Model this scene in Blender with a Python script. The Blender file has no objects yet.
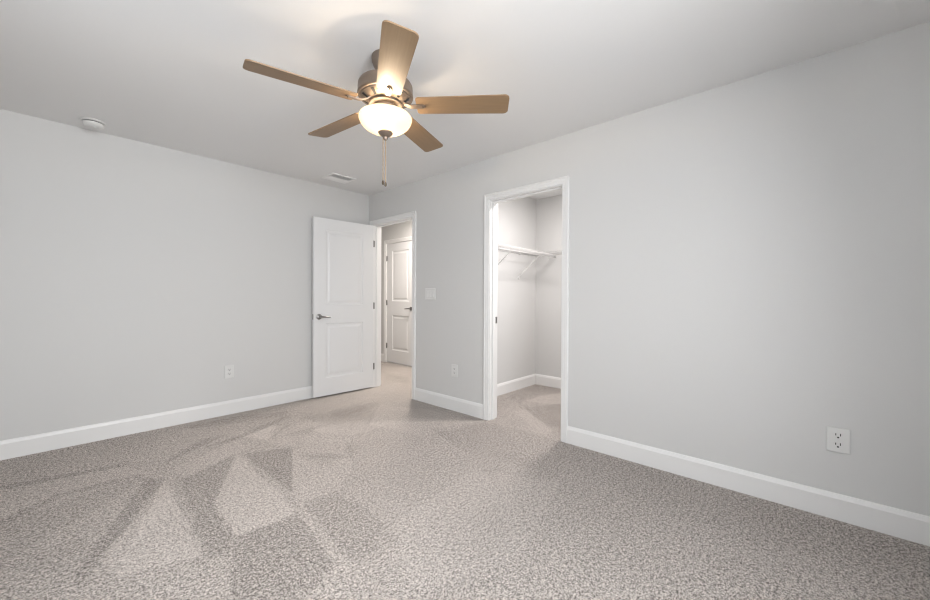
import bpy, bmesh, math, random
from mathutils import Vector, Matrix
from math import sin, cos, pi, radians

SC = bpy.context.scene
COL = SC.collection

# ------------------------------------------------------------------ camera
F_PX = 377.4
YAW, PITCH, ROLL = 0.8349, -0.0080, 0.0041
fw = Vector((sin(YAW) * cos(PITCH), cos(YAW) * cos(PITCH), sin(PITCH)))
rt = Vector((cos(YAW), -sin(YAW), 0))
up = rt.cross(fw)
r2 = rt * cos(ROLL) + up * sin(ROLL)
u2 = up * cos(ROLL) - rt * sin(ROLL)
cam_data = bpy.data.cameras.new('camera')
cam_data.sensor_width = 36.0
cam_data.lens = F_PX / 930 * 36.0
cam_data.clip_start = 0.02
cam = bpy.data.objects.new('camera', cam_data)
COL.objects.link(cam)
M = Matrix((r2, u2, -fw)).transposed().to_4x4()
M.translation = Vector((-2.7552, -4.1546, 1.149))
cam.matrix_world = M
SC.camera = cam

# ------------------------------------------------------------------ view / world / lights
SC.view_settings.view_transform = 'Standard'
SC.view_settings.look = 'None'
SC.view_settings.gamma = 1.0
SC.view_settings.use_curve_mapping = False
SC.view_settings.exposure = 0.0

SC.cycles.filter_width = 1.25

world = bpy.data.worlds.new('daylight')
SC.world = world
world.use_nodes = True
bg = world.node_tree.nodes['Background']
bg.inputs[0].default_value = (0.80, 0.90, 1.0, 1)
bg.inputs[1].default_value = 1.0


def area(name, loc, rot, sx, sy, power, color):
    d = bpy.data.lights.new(name, 'AREA')
    d.shape = 'RECTANGLE'
    d.size, d.size_y = sx, sy
    d.energy, d.color = power, color
    o = bpy.data.objects.new(name, d)
    o.location, o.rotation_euler = loc, rot
    COL.objects.link(o)
    return o


def point(name, loc, power, color, radius):
    d = bpy.data.lights.new(name, 'POINT')
    d.energy, d.color, d.shadow_soft_size = power, color, radius
    o = bpy.data.objects.new(name, d)
    o.location = loc
    COL.objects.link(o)
    return o


P_BACK, P_SIDE, P_BULB, P_CLOSET, P_HALL = 130.0, 6.0, 7.6, 34.0, 50.0
# daylight through the two windows behind the photographer
area('window_daylight', (-2.27, -4.96, 1.57), (radians(73), 0, radians(14)), 1.36, 1.16, P_BACK, (0.97, 0.98, 0.995))
area('side_window_daylight', (-3.42, -2.3, 1.50), (radians(62), 0, radians(-90)), 1.26, 1.36, P_SIDE, (0.97, 0.98, 0.995))
# ceiling lights of the closet and the hall, both out of view
area('closet_light', (0.60, -2.60, 2.42), (0, 0, 0), 0.16, 0.16, P_CLOSET, (1.0, 0.94, 0.91))
area('hall_light', (0.72, -0.10, 2.42), (0, 0, 0), 0.2, 0.2, P_HALL, (1.0, 0.91, 0.83))


# ------------------------------------------------------------------ materials
def mat(name, color, rough=0.6, metallic=0.0, spec=0.5):
    m = bpy.data.materials.new(name)
    m.use_nodes = True
    b = m.node_tree.nodes['Principled BSDF']
    b.inputs['Base Color'].default_value = (*color, 1)
    b.inputs['Roughness'].default_value = rough
    b.inputs['Metallic'].default_value = metallic
    b.inputs['Specular IOR Level'].default_value = spec
    return m


def bsdf(m):
    return m.node_tree.nodes['Principled BSDF']


def N(m, kind, **kw):
    n = m.node_tree.nodes.new(kind)
    for k, v in kw.items():
        setattr(n, k, v)
    return n


def L(m, a, b):
    m.node_tree.links.new(a, b)


def painted(name, color, rough, bump=0.05, scale=220):
    m = mat(name, color, rough)
    tc = N(m, 'ShaderNodeTexCoord')
    nz = N(m, 'ShaderNodeTexNoise')
    nz.inputs['Scale'].default_value = scale
    nz.inputs['Detail'].default_value = 3
    L(m, tc.outputs['Object'], nz.inputs['Vector'])
    bp = N(m, 'ShaderNodeBump')
    bp.inputs['Strength'].default_value = bump
    bp.inputs['Distance'].default_value = 0.002
    L(m, nz.outputs['Fac'], bp.inputs['Height'])
    L(m, bp.outputs['Normal'], bsdf(m).inputs['Normal'])
    return m


WALL = painted('grey_wall_paint', (0.61, 0.61, 0.605), 0.7)
CEIL = painted('ceiling_paint', (0.77, 0.77, 0.77), 0.85, 0.08, 150)
TRIM = painted('white_trim_paint', (0.76, 0.76, 0.755), 0.35, 0.02, 90)
DOORP = painted('white_door_paint', (0.725, 0.728, 0.733), 0.38, 0.03, 120)
PLASTIC = mat('white_plastic', (0.69, 0.69, 0.68), 0.35)
VENT_WHITE = mat('white_enamel', (0.86, 0.86, 0.855), 0.4)
DARK = mat('dark_slot', (0.03, 0.03, 0.03), 0.6)
WIRE = mat('white_vinyl_wire', (0.72, 0.715, 0.71), 0.35)
CHROME = mat('satin_nickel', (0.30, 0.295, 0.29), 0.3, 1.0)
HINGE = mat('aged_nickel', (0.14, 0.135, 0.13), 0.4, 0.9)
CHAIN = mat('brass_chain', (0.40, 0.29, 0.19), 0.4, 0.5)
FOB = mat('bronze_fob', (0.10, 0.075, 0.05), 0.4, 0.6)

NICKEL = mat('brushed_nickel', (0.25, 0.20, 0.162), 0.42, 0.75)
_tc = N(NICKEL, 'ShaderNodeTexCoord')
_mp = N(NICKEL, 'ShaderNodeMapping')
_mp.inputs['Scale'].default_value = (4, 4, 400)
_nz = N(NICKEL, 'ShaderNodeTexNoise')
_nz.inputs['Scale'].default_value = 3
_rr = N(NICKEL, 'ShaderNodeMapRange')
_rr.inputs['To Min'].default_value = 0.34
_rr.inputs['To Max'].default_value = 0.5
L(NICKEL, _tc.outputs['Object'], _mp.inputs['Vector'])
L(NICKEL, _mp.outputs['Vector'], _nz.inputs['Vector'])
L(NICKEL, _nz.outputs['Fac'], _rr.inputs['Value'])
L(NICKEL, _rr.outputs['Result'], bsdf(NICKEL).inputs['Roughness'])

BLADE = mat('oak_blade', (0.3, 0.24, 0.17), 0.45)
_tc = N(BLADE, 'ShaderNodeTexCoord')
_mp = N(BLADE, 'ShaderNodeMapping')
_mp.inputs['Scale'].default_value = (2.5, 60, 10)
_nz = N(BLADE, 'ShaderNodeTexNoise')
_nz.inputs['Scale'].default_value = 2
_nz.inputs['Detail'].default_value = 5
_cr = N(BLADE, 'ShaderNodeValToRGB')
_cr.color_ramp.elements[0].position = 0.3
_cr.color_ramp.elements[0].color = (0.225, 0.143, 0.076, 1)
_cr.color_ramp.elements[1].position = 0.7
_cr.color_ramp.elements[1].color = (0.25, 0.162, 0.088, 1)
L(BLADE, _tc.outputs['Object'], _mp.inputs['Vector'])
L(BLADE, _mp.outputs['Vector'], _nz.inputs['Vector'])
L(BLADE, _nz.outputs['Fac'], _cr.inputs['Fac'])
L(BLADE, _cr.outputs['Color'], bsdf(BLADE).inputs['Base Color'])

GLASS = bpy.data.materials.new('frosted_glass')
GLASS.use_nodes = True
_nt = GLASS.node_tree
_nt.nodes.remove(_nt.nodes['Principled BSDF'])
_tr = N(GLASS, 'ShaderNodeBsdfTranslucent')
_tr.inputs['Color'].default_value = (0.135, 0.112, 0.084, 1)
_df = N(GLASS, 'ShaderNodeBsdfDiffuse')
_df.inputs['Color'].default_value = (0.9, 0.87, 0.80, 1)
_gl = N(GLASS, 'ShaderNodeBsdfGlossy')
_gl.inputs['Roughness'].default_value = 0.2
_m1 = N(GLASS, 'ShaderNodeMixShader')
_m1.inputs[0].default_value = 0.35
_m2 = N(GLASS, 'ShaderNodeMixShader')
_m2.inputs[0].default_value = 0.04
L(GLASS, _tr.outputs[0], _m1.inputs[1])
L(GLASS, _df.outputs[0], _m1.inputs[2])
L(GLASS, _m1.outputs[0], _m2.inputs[1])
L(GLASS, _gl.outputs[0], _m2.inputs[2])
L(GLASS, _m2.outputs[0], _nt.nodes['Material Output'].inputs['Surface'])

PANE = bpy.data.materials.new('window_pane')
PANE.use_nodes = True
_nt = PANE.node_tree
_nt.nodes.remove(_nt.nodes['Principled BSDF'])
_tp = N(PANE, 'ShaderNodeBsdfTransparent')
_gl = N(PANE, 'ShaderNodeBsdfGlossy')
_gl.inputs['Roughness'].default_value = 0.02
_m1 = N(PANE, 'ShaderNodeMixShader')
_m1.inputs[0].default_value = 0.06
L(PANE, _tp.outputs[0], _m1.inputs[1])
L(PANE, _gl.outputs[0], _m1.inputs[2])
L(PANE, _m1.outputs[0], _nt.nodes['Material Output'].inputs['Surface'])


def carpet_material():
    m = mat('grey_beige_carpet', (0.35, 0.32, 0.30), 0.95, 0, 0.1)
    tc = N(m, 'ShaderNodeTexCoord')

    def noise(scale, detail=2.0, rough=0.6):
        n = N(m, 'ShaderNodeTexNoise')
        n.inputs['Scale'].default_value = scale
        n.inputs['Detail'].default_value = detail
        n.inputs['Roughness'].default_value = rough
        L(m, tc.outputs['Object'], n.inputs['Vector'])
        return n

    def math_(op, a, b=None):
        n = N(m, 'ShaderNodeMath', operation=op)
        for i, v in enumerate((a, b)):
            if v is None:
                continue
            if isinstance(v, (int, float)):
                n.inputs[i].default_value = v
            else:
                L(m, v, n.inputs[i])
        return n.outputs[0]

    tuft = noise(135, 4, 0.85)
    clump = noise(60, 3, 0.75)
    fibre = noise(420, 1, 0.5)
    blotch = noise(2.2, 3, 0.6)
    scuff = noise(14, 3, 0.65)
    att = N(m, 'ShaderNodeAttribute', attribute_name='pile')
    grain = math_('MULTIPLY', math_('SUBTRACT', clump.outputs['Fac'], 0.5), 1.8)
    grain = math_('ADD', grain, math_('ADD', math_('MULTIPLY', math_('SUBTRACT', tuft.outputs['Fac'], 0.5), 4.2),
                  math_('MULTIPLY', math_('SUBTRACT', fibre.outputs['Fac'], 0.5), 3.0)))
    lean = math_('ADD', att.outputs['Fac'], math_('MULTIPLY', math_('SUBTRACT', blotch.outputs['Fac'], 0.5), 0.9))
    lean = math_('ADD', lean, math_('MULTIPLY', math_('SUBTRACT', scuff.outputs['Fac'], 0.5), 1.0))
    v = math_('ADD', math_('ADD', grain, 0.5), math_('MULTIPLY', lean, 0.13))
    cr = N(m, 'ShaderNodeValToRGB')
    e = cr.color_ramp.elements
    e[0].position, e[0].color = 0.04, (0.06, 0.052, 0.047, 1)
    e[1].position, e[1].color = 0.92, (0.84, 0.775, 0.725, 1)
    a = e.new(0.38); a.color = (0.325, 0.294, 0.273, 1)
    a = e.new(0.60); a.color = (0.57, 0.52, 0.485, 1)
    L(m, v, cr.inputs['Fac'])
    L(m, cr.outputs['Color'], bsdf(m).inputs['Base Color'])
    bp = N(m, 'ShaderNodeBump')
    bp.inputs['Strength'].default_value = 0.5
    bp.inputs['Distance'].default_value = 0.008
    L(m, grain, bp.inputs['Height'])
    L(m, bp.outputs['Normal'], bsdf(m).inputs['Normal'])
    return m


CARPET = carpet_material()


# ------------------------------------------------------------------ mesh helpers
def link(name, bm, material, parent=None, smooth=False, angle=None):
    bmesh.ops.recalc_face_normals(bm, faces=bm.faces[:])
    me = bpy.data.meshes.new(name)
    bm.to_mesh(me)
    bm.free()
    me.materials.append(material)
    if smooth:
        for p in me.polygons:
            p.use_smooth = True
        if angle:
            me.set_sharp_from_angle(angle=radians(angle))
    o = bpy.data.objects.new(name, me)
    COL.objects.link(o)
    if parent:
        o.parent = parent
    return o


def add_box(bm, lo, hi, bevel=0.0, seg=1):
    r = bmesh.ops.create_cube(bm, size=1.0)
    vs = r['verts']
    for v in vs:
        v.co = Vector(((lo[i] + hi[i]) / 2 + v.co[i] * (hi[i] - lo[i])) for i in range(3))
    if bevel:
        es = list({e for v in vs for e in v.link_edges})
        bmesh.ops.bevel(bm, geom=es, offset=bevel, segments=seg, affect='EDGES', profile=0.5)
    return bm


def box(lo, hi, bevel=0.0, seg=1):
    return add_box(bmesh.new(), lo, hi, bevel, seg)


def add_lathe(bm, prof, n=48, mtx=None):
    """prof: (radius, z) pairs, revolved about z"""
    rings = []
    for r, z in prof:
        if r < 1e-6:
            rings.append([bm.verts.new((0, 0, z))])
        else:
            rings.append([bm.verts.new((r * cos(2 * pi * i / n), r * sin(2 * pi * i / n), z)) for i in range(n)])
    for a, b in zip(rings, rings[1:]):
        for i in range(n):
            j = (i + 1) % n
            if len(a) == 1 and len(b) == 1:
                continue
            if len(a) == 1:
                bm.faces.new((a[0], b[i], b[j]))
            elif len(b) == 1:
                bm.faces.new((a[i], a[j], b[0]))
            else:
                bm.faces.new((a[i], a[j], b[j], b[i]))
    if mtx is not None:
        for ring in rings:
            for v in ring:
                v.co = mtx @ v.co
    return bm


def lathe(prof, n=48, mtx=None):
    return add_lathe(bmesh.new(), prof, n, mtx)


def add_tube(bm, pts, r, n=8, closed_ends=True):
    pts = [Vector(p) for p in pts]
    rings = []
    for i, p in enumerate(pts):
        t = (pts[min(i + 1, len(pts) - 1)] - pts[max(i - 1, 0)]).normalized()
        ref = Vector((0, 0, 1)) if abs(t.z) < 0.9 else Vector((1, 0, 0))
        a = t.cross(ref).normalized()
        b = t.cross(a)
        rr = r[i] if isinstance(r, (list, tuple)) else r
        rings.append([bm.verts.new(p + a * rr * cos(2 * pi * k / n) + b * rr * sin(2 * pi * k / n)) for k in range(n)])
    for a, b in zip(rings, rings[1:]):
        for k in range(n):
            j = (k + 1) % n
            bm.faces.new((a[k], a[j], b[j], b[k]))
    if closed_ends:
        bm.faces.new(rings[0])
        bm.faces.new(rings[-1])
    return bm


def add_prism(bm, prof, place, a, b):
    """sweep the closed 2-D profile from parameter a to b; place(u, v, t) -> xyz"""
    r0 = [bm.verts.new(place(u, v, a)) for u, v in prof]
    r1 = [bm.verts.new(place(u, v, b)) for u, v in prof]
    n = len(prof)
    for i in range(n):
        j = (i + 1) % n
        bm.faces.new((r0[i], r0[j], r1[j], r1[i]))
    bm.faces.new(r0)
    bm.faces.new(r1)


def struct(o, label=None, cat=None):
    o['kind'] = 'structure'
    if label:
        o['label'] = label
        o['category'] = cat
    return o


def tag(o, label, cat, group=None):
    o['label'], o['category'] = label, cat
    if group:
        o['group'] = group
    return o


def empty(name, loc=(0, 0, 0), rot=(0, 0, 0)):
    o = bpy.data.objects.new(name, None)
    o.empty_display_size = 0.05
    o.location, o.rotation_euler = loc, rot
    COL.objects.link(o)
    return o


# ------------------------------------------------------------------ room shell
H = 2.44
XW, YB = -3.20, -4.78            # side wall and back wall faces
T = 0.115
BED_L, BED_R, CLO_L, CLO_R, HEAD = -0.095, -0.858, -1.972, -2.700, 2.042
CX, CY, CYB = 1.58, -1.49, -3.30   # closet back face, left face, far end
HX, HY = 1.23, 2.6                 # hall far wall and end
J = 0.018
EX = 1.75                          # outer extent


def inside(p, poly):
    x, y = p
    c = False
    for (x0, y0), (x1, y1) in zip(poly, poly[1:] + poly[:1]):
        if (y0 > y) != (y1 > y) and x < (x1 - x0) * (y - y0) / (y1 - y0) + x0:
            c = not c
    return c


def px_floor(px, py):
    d = fw + r2 * ((px - 465) / F_PX) + u2 * ((300 - py) / F_PX)
    t = -1.149 / d.z
    return (-2.7552 + d.x * t, -4.1546 + d.y * t)


# lie of the carpet pile left by vacuum strokes: (lean, outline on the floor)
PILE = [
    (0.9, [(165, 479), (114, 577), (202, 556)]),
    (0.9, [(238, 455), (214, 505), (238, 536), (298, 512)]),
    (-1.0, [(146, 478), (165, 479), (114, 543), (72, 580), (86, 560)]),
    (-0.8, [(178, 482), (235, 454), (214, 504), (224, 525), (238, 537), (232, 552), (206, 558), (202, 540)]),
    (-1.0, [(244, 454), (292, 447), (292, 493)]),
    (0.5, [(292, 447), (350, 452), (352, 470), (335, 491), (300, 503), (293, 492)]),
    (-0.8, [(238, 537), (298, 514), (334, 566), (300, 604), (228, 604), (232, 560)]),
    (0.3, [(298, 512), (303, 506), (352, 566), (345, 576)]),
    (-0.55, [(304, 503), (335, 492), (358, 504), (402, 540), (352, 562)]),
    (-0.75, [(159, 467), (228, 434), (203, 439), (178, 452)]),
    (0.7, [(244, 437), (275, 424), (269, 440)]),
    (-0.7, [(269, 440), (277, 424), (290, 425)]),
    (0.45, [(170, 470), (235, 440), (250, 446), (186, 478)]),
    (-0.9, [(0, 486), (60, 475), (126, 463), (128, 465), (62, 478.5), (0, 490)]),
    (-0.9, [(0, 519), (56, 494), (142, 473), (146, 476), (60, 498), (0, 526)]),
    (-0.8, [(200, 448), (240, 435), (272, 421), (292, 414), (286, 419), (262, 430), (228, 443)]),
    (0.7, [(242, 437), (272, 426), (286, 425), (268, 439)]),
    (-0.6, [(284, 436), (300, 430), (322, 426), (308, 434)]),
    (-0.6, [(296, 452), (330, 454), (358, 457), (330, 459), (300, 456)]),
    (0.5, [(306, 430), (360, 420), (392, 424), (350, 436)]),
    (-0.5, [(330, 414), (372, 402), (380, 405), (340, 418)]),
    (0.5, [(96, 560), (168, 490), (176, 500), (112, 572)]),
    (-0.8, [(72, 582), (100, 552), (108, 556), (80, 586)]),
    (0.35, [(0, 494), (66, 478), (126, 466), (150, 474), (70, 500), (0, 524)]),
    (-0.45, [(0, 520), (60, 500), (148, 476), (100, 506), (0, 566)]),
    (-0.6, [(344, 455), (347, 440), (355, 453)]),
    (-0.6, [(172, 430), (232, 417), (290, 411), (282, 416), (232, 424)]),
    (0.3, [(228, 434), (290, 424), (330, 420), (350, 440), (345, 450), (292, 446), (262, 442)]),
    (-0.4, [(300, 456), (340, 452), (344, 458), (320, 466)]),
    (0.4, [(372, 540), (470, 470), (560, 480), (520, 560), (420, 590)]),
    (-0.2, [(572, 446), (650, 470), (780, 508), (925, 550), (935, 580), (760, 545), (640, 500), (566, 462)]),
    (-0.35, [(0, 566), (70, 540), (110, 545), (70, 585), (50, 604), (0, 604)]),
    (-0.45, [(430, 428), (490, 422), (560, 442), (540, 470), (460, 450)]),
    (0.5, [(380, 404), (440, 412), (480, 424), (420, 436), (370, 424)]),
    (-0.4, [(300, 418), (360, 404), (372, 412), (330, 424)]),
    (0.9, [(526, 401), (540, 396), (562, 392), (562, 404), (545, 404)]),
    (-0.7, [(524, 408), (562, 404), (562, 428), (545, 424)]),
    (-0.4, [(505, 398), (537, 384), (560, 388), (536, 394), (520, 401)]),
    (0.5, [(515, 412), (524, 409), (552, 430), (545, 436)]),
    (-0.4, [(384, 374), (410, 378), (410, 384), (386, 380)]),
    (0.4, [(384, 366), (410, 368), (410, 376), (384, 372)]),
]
PILE = [(w, [px_floor(*p) for p in poly]) for w, poly in PILE]
PILE = [(w, poly, min(p[0] for p in poly), max(p[0] for p in poly), min(p[1] for p in poly), max(p[1] for p in poly))
        for w, poly in PILE]


def build_floor():
    x0, x1, y0, y1 = XW - 0.2, EX, YB - 0.2, HY + 0.1
    step = 0.016
    nx, ny = int((x1 - x0) / step), int((y1 - y0) / step)
    verts, vals = [], []
    for j in range(ny + 1):
        y = y0 + (y1 - y0) * j / ny
        for i in range(nx + 1):
            x = x0 + (x1 - x0) * i / nx
            w = 0.0
            for (k, poly, a, b, c, d) in PILE:
                if a < x < b and c < y < d and inside((x, y), poly):
                    w += k
            verts.append((x, y, 0))
            vals.append(max(-1.3, min(1.3, w)))
    faces = []
    for j in range(ny):
        for i in range(nx):
            a = j * (nx + 1) + i
            faces.append((a, a + 1, a + nx + 2, a + nx + 1))
    me = bpy.data.meshes.new('floor')
    me.from_pydata(verts, [], faces)
    at = me.attributes.new('pile', 'FLOAT', 'POINT')
    at.data.foreach_set('value', vals)
    me.materials.append(CARPET)
    o = bpy.data.objects.new('floor', me)
    COL.objects.link(o)
    struct(o, 'grey beige carpet with vacuum strokes covering bedroom, closet and hall', 'floor')


build_floor()
struct(link('ceiling', box((XW - 0.2, YB - 0.2, H), (EX, HY + 0.1, H + 0.12)), CEIL),
       'flat pale grey ceiling that the fan hangs from', 'ceiling')


def wall(name, boxes, label):
    bm = bmesh.new()
    for lo, hi in boxes:
        add_box(bm, lo, hi)
    return struct(link(name, bm, WALL), label, 'wall')


wall('wall_left', [((XW - 0.16, 0, 0), (0, T, H))], 'grey wall on the left that the open bedroom door folds against')
wall('wall_right', [
    ((0, BED_L + J, 0), (T, T, H)),
    ((0, CLO_L + J, 0), (T, BED_R - J, H)),
    ((0, YB - 0.16, 0), (T, CLO_R - J, H)),
    ((0, BED_R - J, HEAD + J), (T, BED_L + J, H)),
    ((0, CLO_R - J, HEAD + J), (T, CLO_L + J, H)),
], 'grey wall on the right with the hall doorway and the closet doorway')
# back wall and side wall (behind the camera), each with a window opening
WB = (-2.97, -1.57, 0.95, 2.15)
wall('wall_back', [
    ((XW - 0.16, YB - T, 0), (WB[0], YB, H)), ((WB[1], YB - T, 0), (0, YB, H)),
    ((WB[0], YB - T, 0), (WB[1], YB, WB[2])), ((WB[0], YB - T, WB[3]), (WB[1], YB, H)),
], 'grey window wall behind the camera')
WS = (-2.95, -1.65, 0.75, 2.15)
wall('wall_side', [
    ((XW - T, YB, 0), (XW, WS[0], H)), ((XW - T, WS[1], 0), (XW, 0, H)),
    ((XW - T, WS[0], 0), (XW, WS[1], WS[2])), ((XW - T, WS[0], WS[3]), (XW, WS[1], H)),
], 'grey side wall left of the camera')
wall('wall_closet_left', [((T, CY, 0), (EX, CY + 0.10, H))], 'closet side wall under the left run of wire shelf')
wall('wall_closet_back', [((CX, CYB, 0), (CX + 0.10, CY, H))], 'closet back wall')
wall('wall_closet_end', [((T, CYB - 0.10, 0), (EX, CYB, H))], 'closet end wall out of view')
HD_L, HD_R, HD_T = 1.312, 0.585, 2.07
wall('wall_hall', [
    ((HX, HD_L + J, 0), (HX + T, HY, H)), ((HX, CY + 0.10, 0), (HX + T, HD_R - J, H)),
    ((HX, HD_R - J, HD_T + J), (HX + T, HD_L + J, H)),
], 'hall wall around the far white door')
wall('wall_hall_end', [((0, HY, 0), (EX, HY + 0.1, H))], 'end wall of the hall')
wall('wall_hall_near', [((0, T, 0), (T, HY, H))], 'near wall of the hall')

# baseboards
BPROF = [(0, 0), (0.014, 0), (0.014, 0.110), (0.0115, 0.116), (0.0095, 0.124), (0.005, 0.1335), (0, 0.1345)]


def baseboard(name, runs, label):
    bm = bmesh.new()
    for place, a, b in runs:
        add_prism(bm, BPROF, place, a, b)
    return struct(link(name, bm, TRIM), label, 'baseboard')


def on_x(x, sgn):
    return lambda u, v, t: (x + sgn * u, t, v)


def on_y(y, sgn):
    return lambda u, v, t: (t, y + sgn * u, v)


CASW = 0.057
baseboard('baseboard_left', [(on_y(0, -1), XW, 0)], 'white baseboard along the left wall')
baseboard('baseboard_right', [(on_x(0, -1), YB, CLO_R - 0.006 - CASW)], 'white baseboard right of the closet doorway')
baseboard('baseboard_middle', [(on_x(0, -1), CLO_L + 0.006 + CASW, BED_R - 0.006 - CASW)], 'short white baseboard between the two doorways')
baseboard('baseboard_back', [(on_y(YB, 1), XW, 0)], 'white baseboard under the window')
baseboard('baseboard_side', [(on_x(XW, 1), YB, 0)], 'white baseboard of the side wall')
baseboard('baseboard_closet', [(on_y(CY, -1), T, CX), (on_x(CX, -1), CYB, CY)], 'white baseboard round the closet walls')
baseboard('baseboard_hall', [(on_x(HX, -1), HD_L + CASW + 0.006, HY), (on_x(HX, -1), CY + 0.10, HD_R - CASW - 0.006)],
          'white baseboard along the hall wall')

CPROF = [(0, 0), (0, 0.009), (0.003, 0.0115), (0.020, 0.0115), (0.024, 0.0145), (0.040, 0.0145), (0.044, 0.018),
         (0.053, 0.018), (0.057, 0.014), (0.057, 0)]


def casing(bm, x, sgn, yl, yr, zt):
    """door casing mitred round an opening yr<y<yl on the face at x, standing out along sgn*x"""
    st = []
    rv = 0.006
    for k in range(4):
        ring = []
        for u, v in CPROF:
            o = u + rv
            y = (yl + o) if k < 2 else (yr - o)
            z = 0.0 if k in (0, 3) else zt + o
            ring.append(bm.verts.new((x + sgn * v, y, z)))
        st.append(ring)
    n = len(CPROF)
    for a, b in zip(st, st[1:]):
        for i in range(n):
            j = (i + 1) % n
            bm.faces.new((a[i], a[j], b[j], b[i]))
    bm.faces.new(st[0])
    bm.faces.new(st[-1])


def door_frame(name, x0, x1, yl, yr, zt, sides, label, stop=None):
    bm = bmesh.new()
    add_box(bm, (x0, yl, 0), (x1, yl + J, zt + J))
    add_box(bm, (x0, yr - J, 0), (x1, yr, zt + J))
    add_box(bm, (x0, yr, zt), (x1, yl, zt + J))
    if stop:
        a, b = stop
        add_box(bm, (a, yl - 0.011, 0), (b, yl, zt), 0.002)
        add_box(bm, (a, yr, 0), (b, yr + 0.011, zt), 0.002)
        add_box(bm, (a, yr + 0.011, zt - 0.011), (b, yl - 0.011, zt), 0.002)
    for x, s in sides:
        casing(bm, x, s, yl, yr, zt)
    return struct(link(name, bm, TRIM), label, 'door frame')


trim1 = door_frame('trim_1', 0, T, BED_L, BED_R, HEAD, [(0, -1), (T, 1)], 'white casing of the bedroom doorway beside the open door', (0.040, 0.075))
trim2 = door_frame('trim_2', 0, T, CLO_L, CLO_R, HEAD, [(0, -1), (T, 1)], 'white casing of the closet doorway', (0.035, 0.070))
door_frame('trim_3', HX, HX + T, HD_L, HD_R, HD_T, [(HX, -1)], 'white casing of the far hall door')

# strike plate let into the closet jamb
bm = box((0.084, CLO_L - 0.0015, 0.900), (0.112, CLO_L + 0.004, 0.962), 0.001)
o = link('strike_plate', bm, CHROME, trim2)
o['label'] = 'nickel strike plate'


# windows behind the camera
def window(name, axis, face, a, b, z0, z1, label):
    root_bm = bmesh.new()

    def bx(bm, s0, s1, d0, d1, za, zb, bev=0.0):
        if axis == 'y':
            add_box(bm, (s0, face + d0, za), (s1, face + d1, zb), bev)
        else:
            add_box(bm, (face + d0, s0, za), (face + d1, s1, zb), bev)
    w = 0.045
    for s0, s1, za, zb in ((a, a + w, z0, z1), (b - w, b, z0, z1), (a + w, b - w, z0, z0 + w), (a + w, b - w, z1 - w, z1),
                           ((a + b) / 2 - 0.03, (a + b) / 2 + 0.03, z0 + w, z1 - w)):
        bx(root_bm, s0, s1, -0.10, -0.03, za, zb)
    root = struct(link(name, root_bm, TRIM), label, 'window')
    sb = bmesh.new()
    bx(sb, a - 0.05, b + 0.05, -0.03, 0.03, z0 - 0.025, z0, 0.004)
    link('window_sill', sb, TRIM, root)
    m = (a + b) / 2
    for s0, s1 in ((a + w, m - 0.03), (m + 0.03, b - w)):
        fb = bmesh.new()
        zm = (z0 + z1) / 2
        bx(fb, s0, s1, -0.085, -0.05, zm - 0.02, zm + 0.02)
        link('meeting_rail', fb, TRIM, root)
        pb = bmesh.new()
        bx(pb, s0, s1, -0.070, -0.066, z0 + w, z1 - w)
        link('pane', pb, PANE, root)


window('window_1', 'y', YB, *WB[:2], *WB[2:], 'double window in the wall behind the camera')
window('window_2', 'x', XW, *WS[:2], *WS[2:], 'double window in the side wall left of the camera')


# ------------------------------------------------------------------ panelled doors
def door_leaf(w, h, t, panels):
    """leaf in local space: x 0..w from the hinge, z 0..h, y 0 (front) .. t (back); moulded panels on both faces"""
    bm = bmesh.new()
    xs = sorted({0, w, *[p[0] for p in panels], *[p[1] for p in panels]})
    zs = sorted({0, h, *[p[2] for p in panels], *[p[3] for p in panels]})
    rings = [(0.0, 0.0), (0.005, 0.006), (0.016, 0.009), (0.030, 0.009), (0.050, 0.003), (0.053, 0.0025)]
    for face, sg in ((0.0, 1), (t, -1)):
        for i in range(len(xs) - 1):
            for k in range(len(zs) - 1):
                x0, x1, z0, z1 = xs[i], xs[i + 1], zs[k], zs[k + 1]
                pan = any(abs(p[0] - x0) < 1e-6 and abs(p[1] - x1) < 1e-6 and abs(p[2] - z0) < 1e-6 and abs(p[3] - z1) < 1e-6 for p in panels)
                if not pan:
                    bm.faces.new([bm.verts.new(c) for c in ((x0, face, z0), (x1, face, z0), (x1, face, z1), (x0, face, z1))])
                    continue
                prev = None
                for ins, dep in rings:
                    y = face + sg * dep
                    r = [bm.verts.new(c) for c in ((x0 + ins, y, z0 + ins), (x1 - ins, y, z0 + ins), (x1 - ins, y, z1 - ins), (x0 + ins, y, z1 - ins))]
                    if prev:
                        for q in range(4):
                            bm.faces.new((prev[q], prev[(q + 1) % 4], r[(q + 1) % 4], r[q]))
                    prev = r
                bm.faces.new(prev)
    def quad(*c):
        bm.faces.new([bm.verts.new(v) for v in c])
    quad((0, 0, 0), (0, t, 0), (0, t, h), (0, 0, h))
    quad((w, 0, 0), (w, t, 0), (w, t, h), (w, 0, h))
    quad((0, 0, 0), (w, 0, 0), (w, t, 0), (0, t, 0))
    quad((0, 0, h), (w, 0, h), (w, t, h), (0, t, h))
    bmesh.ops.remove_doubles(bm, verts=bm.verts, dist=1e-5)
    return bm


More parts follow.
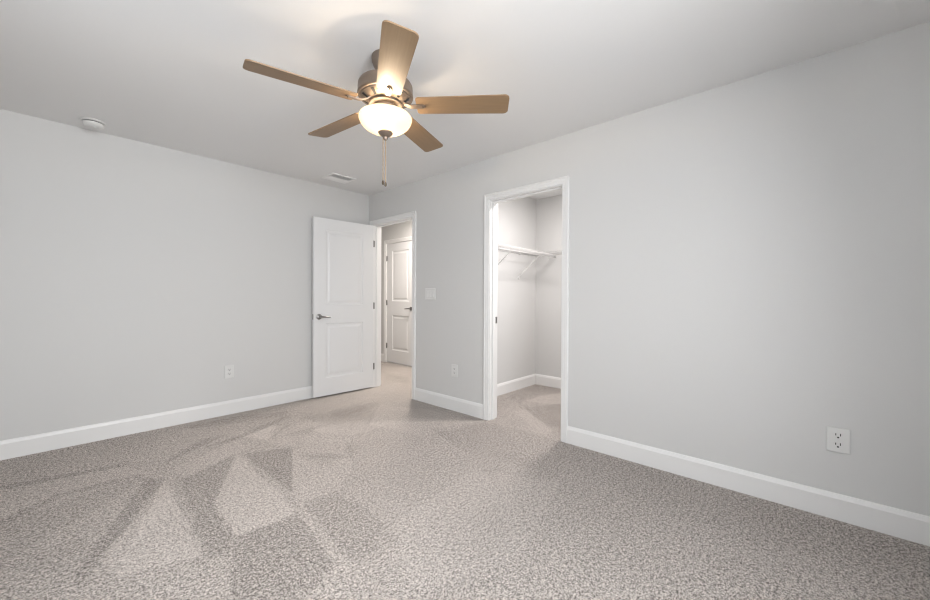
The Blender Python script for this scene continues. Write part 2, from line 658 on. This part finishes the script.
def lever(parent, x, z, direction, face, out):
    """rose, neck and lever on the face y=face, standing out along out*y"""
    ro = lathe([(0, 0), (0.031, 0), (0.033, 0.003), (0.031, 0.009), (0.022, 0.012), (0, 0.012)], 32,
               Matrix.Translation((x, face, z)) @ Matrix.Rotation(radians(90 if out < 0 else -90), 4, 'X'))
    h = link('door_handle', ro, CHROME, parent, True, 40)
    h['label'] = 'nickel lever handle'
    bm = bmesh.new()
    add_tube(bm, [(x, face + out * 0.010, z), (x, face + out * 0.050, z)], 0.010, 16)
    ys = face + out * 0.050
    pts = [(x - direction * 0.012, ys, z), (x + direction * 0.015, ys + out * 0.004, z + 0.001), (x + direction * 0.05, ys + out * 0.004, z - 0.001),
           (x + direction * 0.09, ys, z - 0.004), (x + direction * 0.115, ys - out * 0.006, z - 0.006)]
    add_tube(bm, pts, [0.010, 0.0115, 0.0095, 0.008, 0.0065], 14)
    link('lever', bm, CHROME, h, True, 50)


def hinge(parent, loc, ax, ay):
    """leaf plate and knuckle; loc in the parent's space"""
    bm = bmesh.new()
    x, y, z = loc
    add_box(bm, (x - ax, y - ay, z - 0.044), (x + ax, y + ay, z + 0.044))
    add_tube(bm, [(x, y - ay - 0.004, z - 0.046), (x, y - ay - 0.004, z + 0.046)], 0.0075, 12)
    o = link('hinge', bm, CHROME, parent, True, 40)
    return o


# bedroom door: hinged at the corner side of the doorway, folded back against the left wall
LEAF_W, LEAF_H = 0.757, 2.024
d1 = door_leaf(LEAF_W, LEAF_H, 0.035, [(0.142, 0.617, 0.202, 0.825), (0.142, 0.617, 1.035, 1.895)])
door = link('door_1', d1, DOORP)
# local x runs from the hinge towards the room (-x); front face (y=0) looks to -y
door.location = (-0.012, -0.083, 0.014)
door.rotation_euler = (0, 0, radians(180 - 3.0))
# after the half turn the local +y side faces -y (the camera)
struct(door, 'white two panel bedroom door standing open against the left wall', 'door')
lever(door, LEAF_W - 0.062, 0.905, -1, 0.035, 1)
lever(door, LEAF_W - 0.062, 0.905, -1, 0.0, -1)
o = link('latch_plate', box((LEAF_W - 0.001, 0.006, 0.875), (LEAF_W + 0.0015, 0.029, 0.935)), CHROME, door)
o['label'] = 'nickel latch plate'
for z in (0.255, 1.02, 1.80):
    bm = bmesh.new()
    add_box(bm, (-0.0035, 0.002, z - 0.045), (0.0, 0.033, z + 0.045))
    add_box(bm, (-0.030, 0.0125, z - 0.040), (-0.012, 0.0155, z + 0.040))
    add_tube(bm, [(-0.006, 0.018, z - 0.041), (-0.006, 0.018, z + 0.041)], 0.006, 12)
    h = link('hinge', bm, HINGE, door, True, 40)
    h['label'] = 'nickel hinge'

# hall door
W2, H2 = HD_L - HD_R - 0.006, HD_T - 0.018
d2 = door_leaf(W2, H2, 0.035, [(0.155, W2 - 0.125, 0.215, 0.815), (0.155, W2 - 0.125, 1.06, 1.92)])
door2 = link('door_2', d2, DOORP)
door2.location = (HX + 0.006, HD_L - 0.003, 0.014)
door2.rotation_euler = (0, 0, radians(-90))
struct(door2, 'closed white two panel door across the hall', 'door')
lever(door2, W2 - 0.062, 0.94, -1, 0.0, -1)
for z in (0.28, 1.03, 1.80):
    bm = bmesh.new()
    add_tube(bm, [(-0.001, -0.005, z - 0.045), (-0.001, -0.005, z + 0.045)], 0.0075, 12)
    add_box(bm, (-0.012, -0.004, z - 0.043), (0.014, 0.001, z + 0.043))
    h = link('hinge', bm, HINGE, door2, True, 40)
    h['label'] = 'nickel hinge'

# ------------------------------------------------------------------ ceiling fan
FX, FY = -1.528, -2.458
fan = empty('ceiling_fan', (FX, FY, H))
tag(fan, 'five blade ceiling fan with brown blades and a lit glass bowl', 'ceiling fan')


def fz(z):            # absolute height -> fan space
    return z - H


def fpart(name, prof, m, parent=None, n=56, angle=35):
    return link(name, lathe([(r, fz(z)) for r, z in prof], n), m, parent or fan, True, angle)


fpart('canopy', [(0, 2.4395), (0.073, 2.4395), (0.075, 2.432), (0.073, 2.412), (0.064, 2.388), (0.046, 2.368), (0.026, 2.359), (0, 2.358)], NICKEL)
fpart('downrod', [(0, 2.360), (0.013, 2.360), (0.013, 2.318), (0, 2.318)], NICKEL, n=24)
fpart('motor_housing', [(0, 2.3220), (0.030, 2.3220), (0.036, 2.3160), (0.075, 2.3080), (0.120, 2.3020), (0.137, 2.2960), (0.1445, 2.2840),
                        (0.146, 2.2700), (0.146, 2.2420), (0.148, 2.2380), (0.148, 2.2300), (0.143, 2.2240), (0.138, 2.2230), (0, 2.2230)], NICKEL)
# sloping underside with ten vent slots
bm = bmesh.new()
add_lathe(bm, [(0, 2.2230 - H), (0.134, 2.2230 - H), (0.132, 2.2180 - H), (0.092, 2.1940 - H), (0.080, 2.1910 - H), (0, 2.1910 - H)], 60)
vent_plate = link('vent_plate', bm, NICKEL, fan, True, 30)
for k in range(10):
    a = radians(22 + 36 + 36 * k)
    bm = bmesh.new()
    pts = [(r * cos(a), r * sin(a), fz(z) - 0.0005) for r, z in ((0.097, 2.1965), (0.127, 2.2145))]
    t = Vector((-sin(a), cos(a), 0))
    for w, wz in ((0.010, 0.0),):
        vs = []
        for p, ww in zip(pts, (0.006, 0.009)):
            for s in (-1, 1):
                vs.append(Vector(p) + t * ww * s)
        lowers = [bm.verts.new(v + Vector((0, 0, -0.001))) for v in vs]
        uppers = [bm.verts.new(v + Vector((0, 0, 0.004))) for v in vs]
        for ring in (lowers, uppers):
            bm.faces.new((ring[0], ring[1], ring[3], ring[2]))
        for i, j in ((0, 1), (1, 3), (3, 2), (2, 0)):
            bm.faces.new((lowers[i], lowers[j], uppers[j], uppers[i]))
    link('vent_slot', bm, DARK, vent_plate)
fpart('flywheel', [(0, 2.1910), (0.088, 2.1910), (0.090, 2.1870), (0.090, 2.1790), (0.086, 2.1760), (0, 2.1760)], NICKEL)
fpart('switch_housing', [(0, 2.1770), (0.060, 2.1770), (0.064, 2.1720), (0.064, 2.1480), (0.068, 2.1450), (0.068, 2.1400), (0.040, 2.1370), (0, 2.1370)], NICKEL)
# lamp holders and bulbs inside the bowl
for a in (0.35, 0.35 + pi):
    bx_, by_ = cos(a) * 0.050, sin(a) * 0.050
    bm = lathe([(0, 0.012), (0.013, 0.010), (0.013, -0.016), (0, -0.016)], 20, Matrix.Translation((bx_, by_, fz(2.155))))
    link('lamp_holder', bm, PLASTIC, fan, True, 40)

# blades and their irons
B_TH, B_Z, B_R0, B_R1 = 23.1, 2.178, 0.168, 0.664


def blade_bm():
    bm = bmesh.new()
    prof = []
    w0, w1 = 0.062, 0.071
    rc, n = 0.026, 7
    corners = [(B_R0, -w0, 0.016), (B_R1, -w1, rc), (B_R1, w1, rc), (B_R0, w0, 0.016)]
    angs = [(pi, 1.5 * pi), (1.5 * pi, 2 * pi), (0, 0.5 * pi), (0.5 * pi, pi)]
    for (x, y, r), (a0, a1) in zip(corners, angs):
        cx_ = x + (r if x < 0.4 else -r)
        cy_ = y + (r if y < 0 else -r)
        for i in range(n):
            a = a0 + (a1 - a0) * i / (n - 1)
            prof.append((cx_ + r * cos(a), cy_ + r * sin(a)))
    lo = [bm.verts.new((x, y, -0.003)) for x, y in prof]
    hi = [bm.verts.new((x, y, 0.003)) for x, y in prof]
    bm.faces.new(lo)
    bm.faces.new(hi)
    for i in range(len(prof)):
        j = (i + 1) % len(prof)
        bm.faces.new((lo[i], lo[j], hi[j], hi[i]))
    return bm


def iron_bm():
    """cast arm under the blade root: foot on the flywheel, neck, palm beneath the blade"""
    bm = bmesh.new()
    st = [(0.070, 0.020, 0.024, 0.006), (0.088, 0.016, 0.020, 0.006), (0.110, 0.013, 0.004, 0.006), (0.140, 0.013, -0.008, 0.006),
          (0.168, 0.016, -0.0085, 0.005), (0.200, 0.0145, -0.0085, 0.005), (0.212, 0.010, -0.0085, 0.005), (0.216, 0.003, -0.0085, 0.005)]
    rings = []
    for x, w, z, t in st:
        rings.append([bm.verts.new((x, s * w, z + k * t)) for s, k in ((-1, 0), (1, 0), (1, 1), (-1, 1))])
    for a, b in zip(rings, rings[1:]):
        for i in range(4):
            j = (i + 1) % 4
            bm.faces.new((a[i], a[j], b[j], b[i]))
    bm.faces.new(rings[0])
    bm.faces.new(rings[-1])
    return bm


B_SAG = (0.011, 0.006, -0.005, -0.017, 0.006)   # each blade's own slight rise or sag at the tip
for k in range(5):
    ang = radians(B_TH + 72 * k)
    if k == 0:
        b = link('blade', blade_bm(), BLADE, fan)
        i_ = link('blade_iron', iron_bm(), NICKEL, b, True, 35)
        s_ = link('screw', lathe([(0, -0.0125), (0.004, -0.012), (0.0055, -0.009), (0.0055, -0.008), (0, -0.008)], 16,
                                 Matrix.Translation((0.203, 0, 0))), FOB, i_, True, 40)
        i_['label'] = 'nickel bracket'
        s_['label'] = 'dark screw'
        proto = (b, i_, s_)
    else:
        b, i_, s_ = (p.copy() for p in proto)
        for p in (b, i_, s_):
            COL.objects.link(p)
        b.parent, i_.parent, s_.parent = fan, b, i_
    b.location = (0, 0, fz(B_Z))
    b.rotation_euler = (Matrix.Rotation(ang, 3, 'Z') @ Matrix.Rotation(-B_SAG[k] / 0.5, 3, 'Y') @ Matrix.Rotation(radians(-11), 3, 'X')).to_euler()

# glass bowl, open at the top under the switch housing
bowl_prof = [(0.122, 2.1275), (0.130, 2.127), (0.137, 2.1225), (0.1405, 2.114), (0.1400, 2.104), (0.136, 2.092), (0.127, 2.077), (0.113, 2.063),
             (0.093, 2.051), (0.068, 2.042), (0.038, 2.037), (0.0, 2.036)]
bowl = fpart('lamp_bowl', bowl_prof, GLASS, n=72, angle=60)
bowl['label'] = 'lit frosted glass bowl'
fpart('finial', [(0, 2.041), (0.034, 2.041), (0.039, 2.036), (0.0385, 2.031), (0.030, 2.022), (0.022, 2.016), (0.013, 2.011), (0.0125, 2.003), (0.008, 1.996), (0, 1.994)], NICKEL, n=32)
for (cx_, cy_, z1) in ((-0.009, 0.009, 1.775), (0.001, -0.001, 1.766)):
    bm = bmesh.new()
    z = 2.012
    pts, rad = [], []
    while z > z1:
        pts.append((cx_, cy_, fz(z)))
        rad.append(0.0030 if len(pts) % 2 else 0.0018)
        z -= 0.0035
    add_tube(bm, pts, rad, 6)
    c = link('pull_chain', bm, CHAIN, fan, True)
    fb = lathe([(0, 0.004), (0.003, 0.003), (0.0055, -0.004), (0.006, -0.016), (0.003, -0.021), (0, -0.022)], 14, Matrix.Translation((cx_, cy_, fz(z1))))
    link('fob', fb, FOB, c, True)
for i, a in enumerate((0.35, 0.35 + pi)):
    p = point('bulb', (FX + cos(a) * 0.050, FY + sin(a) * 0.050, 2.126), P_BULB, (1.0, 0.80, 0.57), 0.022)

# ------------------------------------------------------------------ small things on ceiling and walls
sd = empty('smoke_detector', (-2.527, -0.218, H))
tag(sd, 'round white smoke detector on the ceiling near the left wall', 'smoke detector')
link('base', lathe([(0, -0.0002), (0.070, -0.0002), (0.0715, -0.004), (0.069, -0.0085), (0.055, -0.010), (0, -0.010)], 48), PLASTIC, sd, True, 35)
link('grille_ring', lathe([(0, -0.010), (0.052, -0.010), (0.052, -0.016), (0, -0.016)], 48), DARK, sd, True, 35)
link('cover', lathe([(0, -0.015), (0.058, -0.015), (0.060, -0.018), (0.058, -0.028), (0.050, -0.038), (0.036, -0.043), (0, -0.045)], 48), PLASTIC, sd, True, 35)
o = link('test_button', lathe([(0, -0.044), (0.011, -0.043), (0.011, -0.047), (0.009, -0.048), (0, -0.048)], 24, Matrix.Translation((0.008, -0.006, 0))), PLASTIC, sd, True, 35)

VX, VY = -0.622, -0.362
vt = empty('ceiling_vent', (VX, VY, H))
tag(vt, 'white rectangular air vent on the ceiling above the open door', 'vent')
bm = bmesh.new()
a, b, w = 0.142, 0.122, 0.026
for lo, hi in (((-a, -b, -0.007), (a, -b + w, 0)), ((-a, b - w, -0.007), (a, b, 0)), ((-a, -b + w, -0.007), (-a + w, b - w, 0)), ((a - w, -b + w, -0.007), (a, b - w, 0))):
    add_box(bm, lo, hi)
link('frame', bm, VENT_WHITE, vt)
link('duct_opening', box((-a + w, -b + w, -0.0015), (a - w, b - w, -0.0003)), mat('duct_lining', (0.8, 0.8, 0.8), 0.8), vt)
for k in range(8):
    y = -b + w + 0.012 + k * 0.0243
    sgn = 1 if k < 4 else -1
    bm = bmesh.new()
    add_prism(bm, [(-0.008, -0.0085), (0.008, -0.0035), (0.008, -0.0022), (-0.008, -0.0072)], lambda u, v, t: (t, y + sgn * u, v), -a + w, a - w)
    link('louver', bm, VENT_WHITE, vt)


def plate(name, w, h, label, cat, group=None):
    """cover plate in local space, standing out along +y from the wall at y=0"""
    root = empty(name)
    tag(root, label, cat, group)
    link('cover_plate', box((-w / 2, 0, -h / 2), (w / 2, 0.008, h / 2), 0.0045, 2), PLASTIC, root)
    return root


def add_receptacle(root, k=1.0):
    for dz in (0.0195 * k, -0.0195 * k):
        bm = bmesh.new()
        n = 28
        lo, hi = [], []
        for i in range(n):
            t = 2 * pi * i / n
            x, z = 0.0172 * k * cos(t), max(-0.0135 * k, min(0.0135 * k, 0.0172 * k * sin(t)))
            lo.append(bm.verts.new((x, 0.005, z + dz)))
            hi.append(bm.verts.new((x, 0.0098, z + dz)))
        bm.faces.new(hi)
        bm.faces.new(lo)
        for i in range(n):
            j = (i + 1) % n
            bm.faces.new((lo[i], lo[j], hi[j], hi[i]))
        rc = link('receptacle', bm, PLASTIC, root)
        bm = bmesh.new()
        add_box(bm, (-0.0085 * k, 0.0095, dz - 0.001 * k), (-0.0055 * k, 0.0101, dz + 0.010 * k))
        add_box(bm, (0.0055 * k, 0.0095, dz), (0.0085 * k, 0.0101, dz + 0.009 * k))
        add_tube(bm, [(0, 0.0095, dz - 0.007 * k), (0, 0.0101, dz - 0.007 * k)], 0.0036 * k, 10)
        link('slots', bm, DARK, rc)
    link('screw', box((-0.0028, 0.0058, -0.0028), (0.0028, 0.0089, 0.0028), 0.001), PLASTIC, root)


out1 = plate('wall_outlet', 0.090, 0.128, 'large square edged white outlet low on the right wall near the picture edge', 'outlet')
add_receptacle(out1, 1.25)
out1.location, out1.rotation_euler = (0, -4.281, 0.413), (0, 0, radians(90))
out2 = plate('wall_outlet', 0.080, 0.126, 'small white outlet low on the left wall beside the open door', 'outlet')
add_receptacle(out2)
out2.location, out2.rotation_euler = (-1.578, 0, 0.414), (0, 0, radians(180))
out3 = plate('wall_outlet', 0.088, 0.126, 'small white wall plate low between the two doorways', 'outlet')
add_receptacle(out3)
out3.location, out3.rotation_euler = (0, -1.527, 0.405), (0, 0, radians(90))

sw = plate('light_switch', 0.160, 0.122, 'white rocker light switch plate between the two doorways', 'light switch')
for dx in (-0.046, 0.0, 0.046):
    f_ = link('switch_frame', box((dx - 0.0185, 0.005, -0.0355), (dx + 0.0185, 0.0095, 0.0355), 0.001), PLASTIC, sw)
    bm = bmesh.new()
    add_prism(bm, [(0.0065, -0.032), (0.0135, -0.032), (0.0105, 0.0), (0.0100, 0.032), (0.0065, 0.032)], lambda u, v, t: (t, u, v), dx - 0.0155, dx + 0.0155)
    link('rocker', bm, PLASTIC, sw)
sw.location, sw.rotation_euler = (0, -1.160, 1.180), (0, 0, radians(90))


# ------------------------------------------------------------------ closet wire shelves
def wire_shelf(name, length, depth, label, brace_at, clip_at):
    """local space: x along the wall, wall at y=0, shelf runs out to -y, deck at z=0"""
    root = empty(name)
    tag(root, label, 'wire shelf', 'closet wire shelves')
    r = 0.0032
    bm = bmesh.new()
    n = int(length / 0.0254)
    for i in range(n + 1):
        x = 0.004 + i * (length - 0.008) / n
        add_tube(bm, [(x, -0.006, 0), (x, -depth, 0), (x, -depth - 0.001, -0.046)], 0.0018, 5)
    d = link('deck', bm, WIRE, root, True)
    d['kind'] = 'stuff'
    d['label'] = 'close set deck wires'
    for nm, y, z, rr in (('back_rail', -0.008, -0.004, r), ('middle_rail', -depth * 0.5, -0.004, r), ('front_rail', -depth, -0.003, r * 1.15), ('lip_rail', -depth - 0.001, -0.046, r * 1.15)):
        link(nm, add_tube(bmesh.new(), [(0, y, z), (length, y, z)], rr, 8), WIRE, root, True)
    for x in brace_at:
        bm = bmesh.new()
        pts = [(x, -depth + 0.003, -0.048), (x, -depth + 0.010, -0.056), (x, -0.016, -0.275), (x, -0.006, -0.300)]
        add_tube(bm, pts, 0.0065, 10)
        add_box(bm, (x - 0.011, -0.006, -0.325), (x + 0.011, -0.0005, -0.283))
        br = link('brace', bm, WIRE, root, True, 40)
        br['label'] = 'slanting support brace'
    for x in clip_at:
        link('wall_clip', box((x - 0.009, -0.014, -0.018), (x + 0.009, -0.0003, 0.006), 0.002), WIRE, root)
    for x in clip_at:
        bm = bmesh.new()
        add_tube(bm, [(x, -depth, -0.046), (x, -depth - 0.020, -0.062), (x, -depth + 0.004, -0.086)], 0.003, 8)
        link('rod_hook', bm, WIRE, root, True)
    return root


s1 = wire_shelf('wire_shelf', CX - 0.15, 0.300, 'white wire closet shelf along the left closet wall with a slanting brace', (0.45, 1.04), (0.2, 0.6, 1.04, 1.25))
s1.location = (0.145, CY, 1.700)
s2 = wire_shelf('wire_shelf', 1.45, 0.300, 'white wire closet shelf across the closet back wall', (0.75, 1.3), (0.38, 0.75, 1.3))
s2.location, s2.rotation_euler = (CX, CY - 0.308, 1.700), (0, 0, radians(-90))
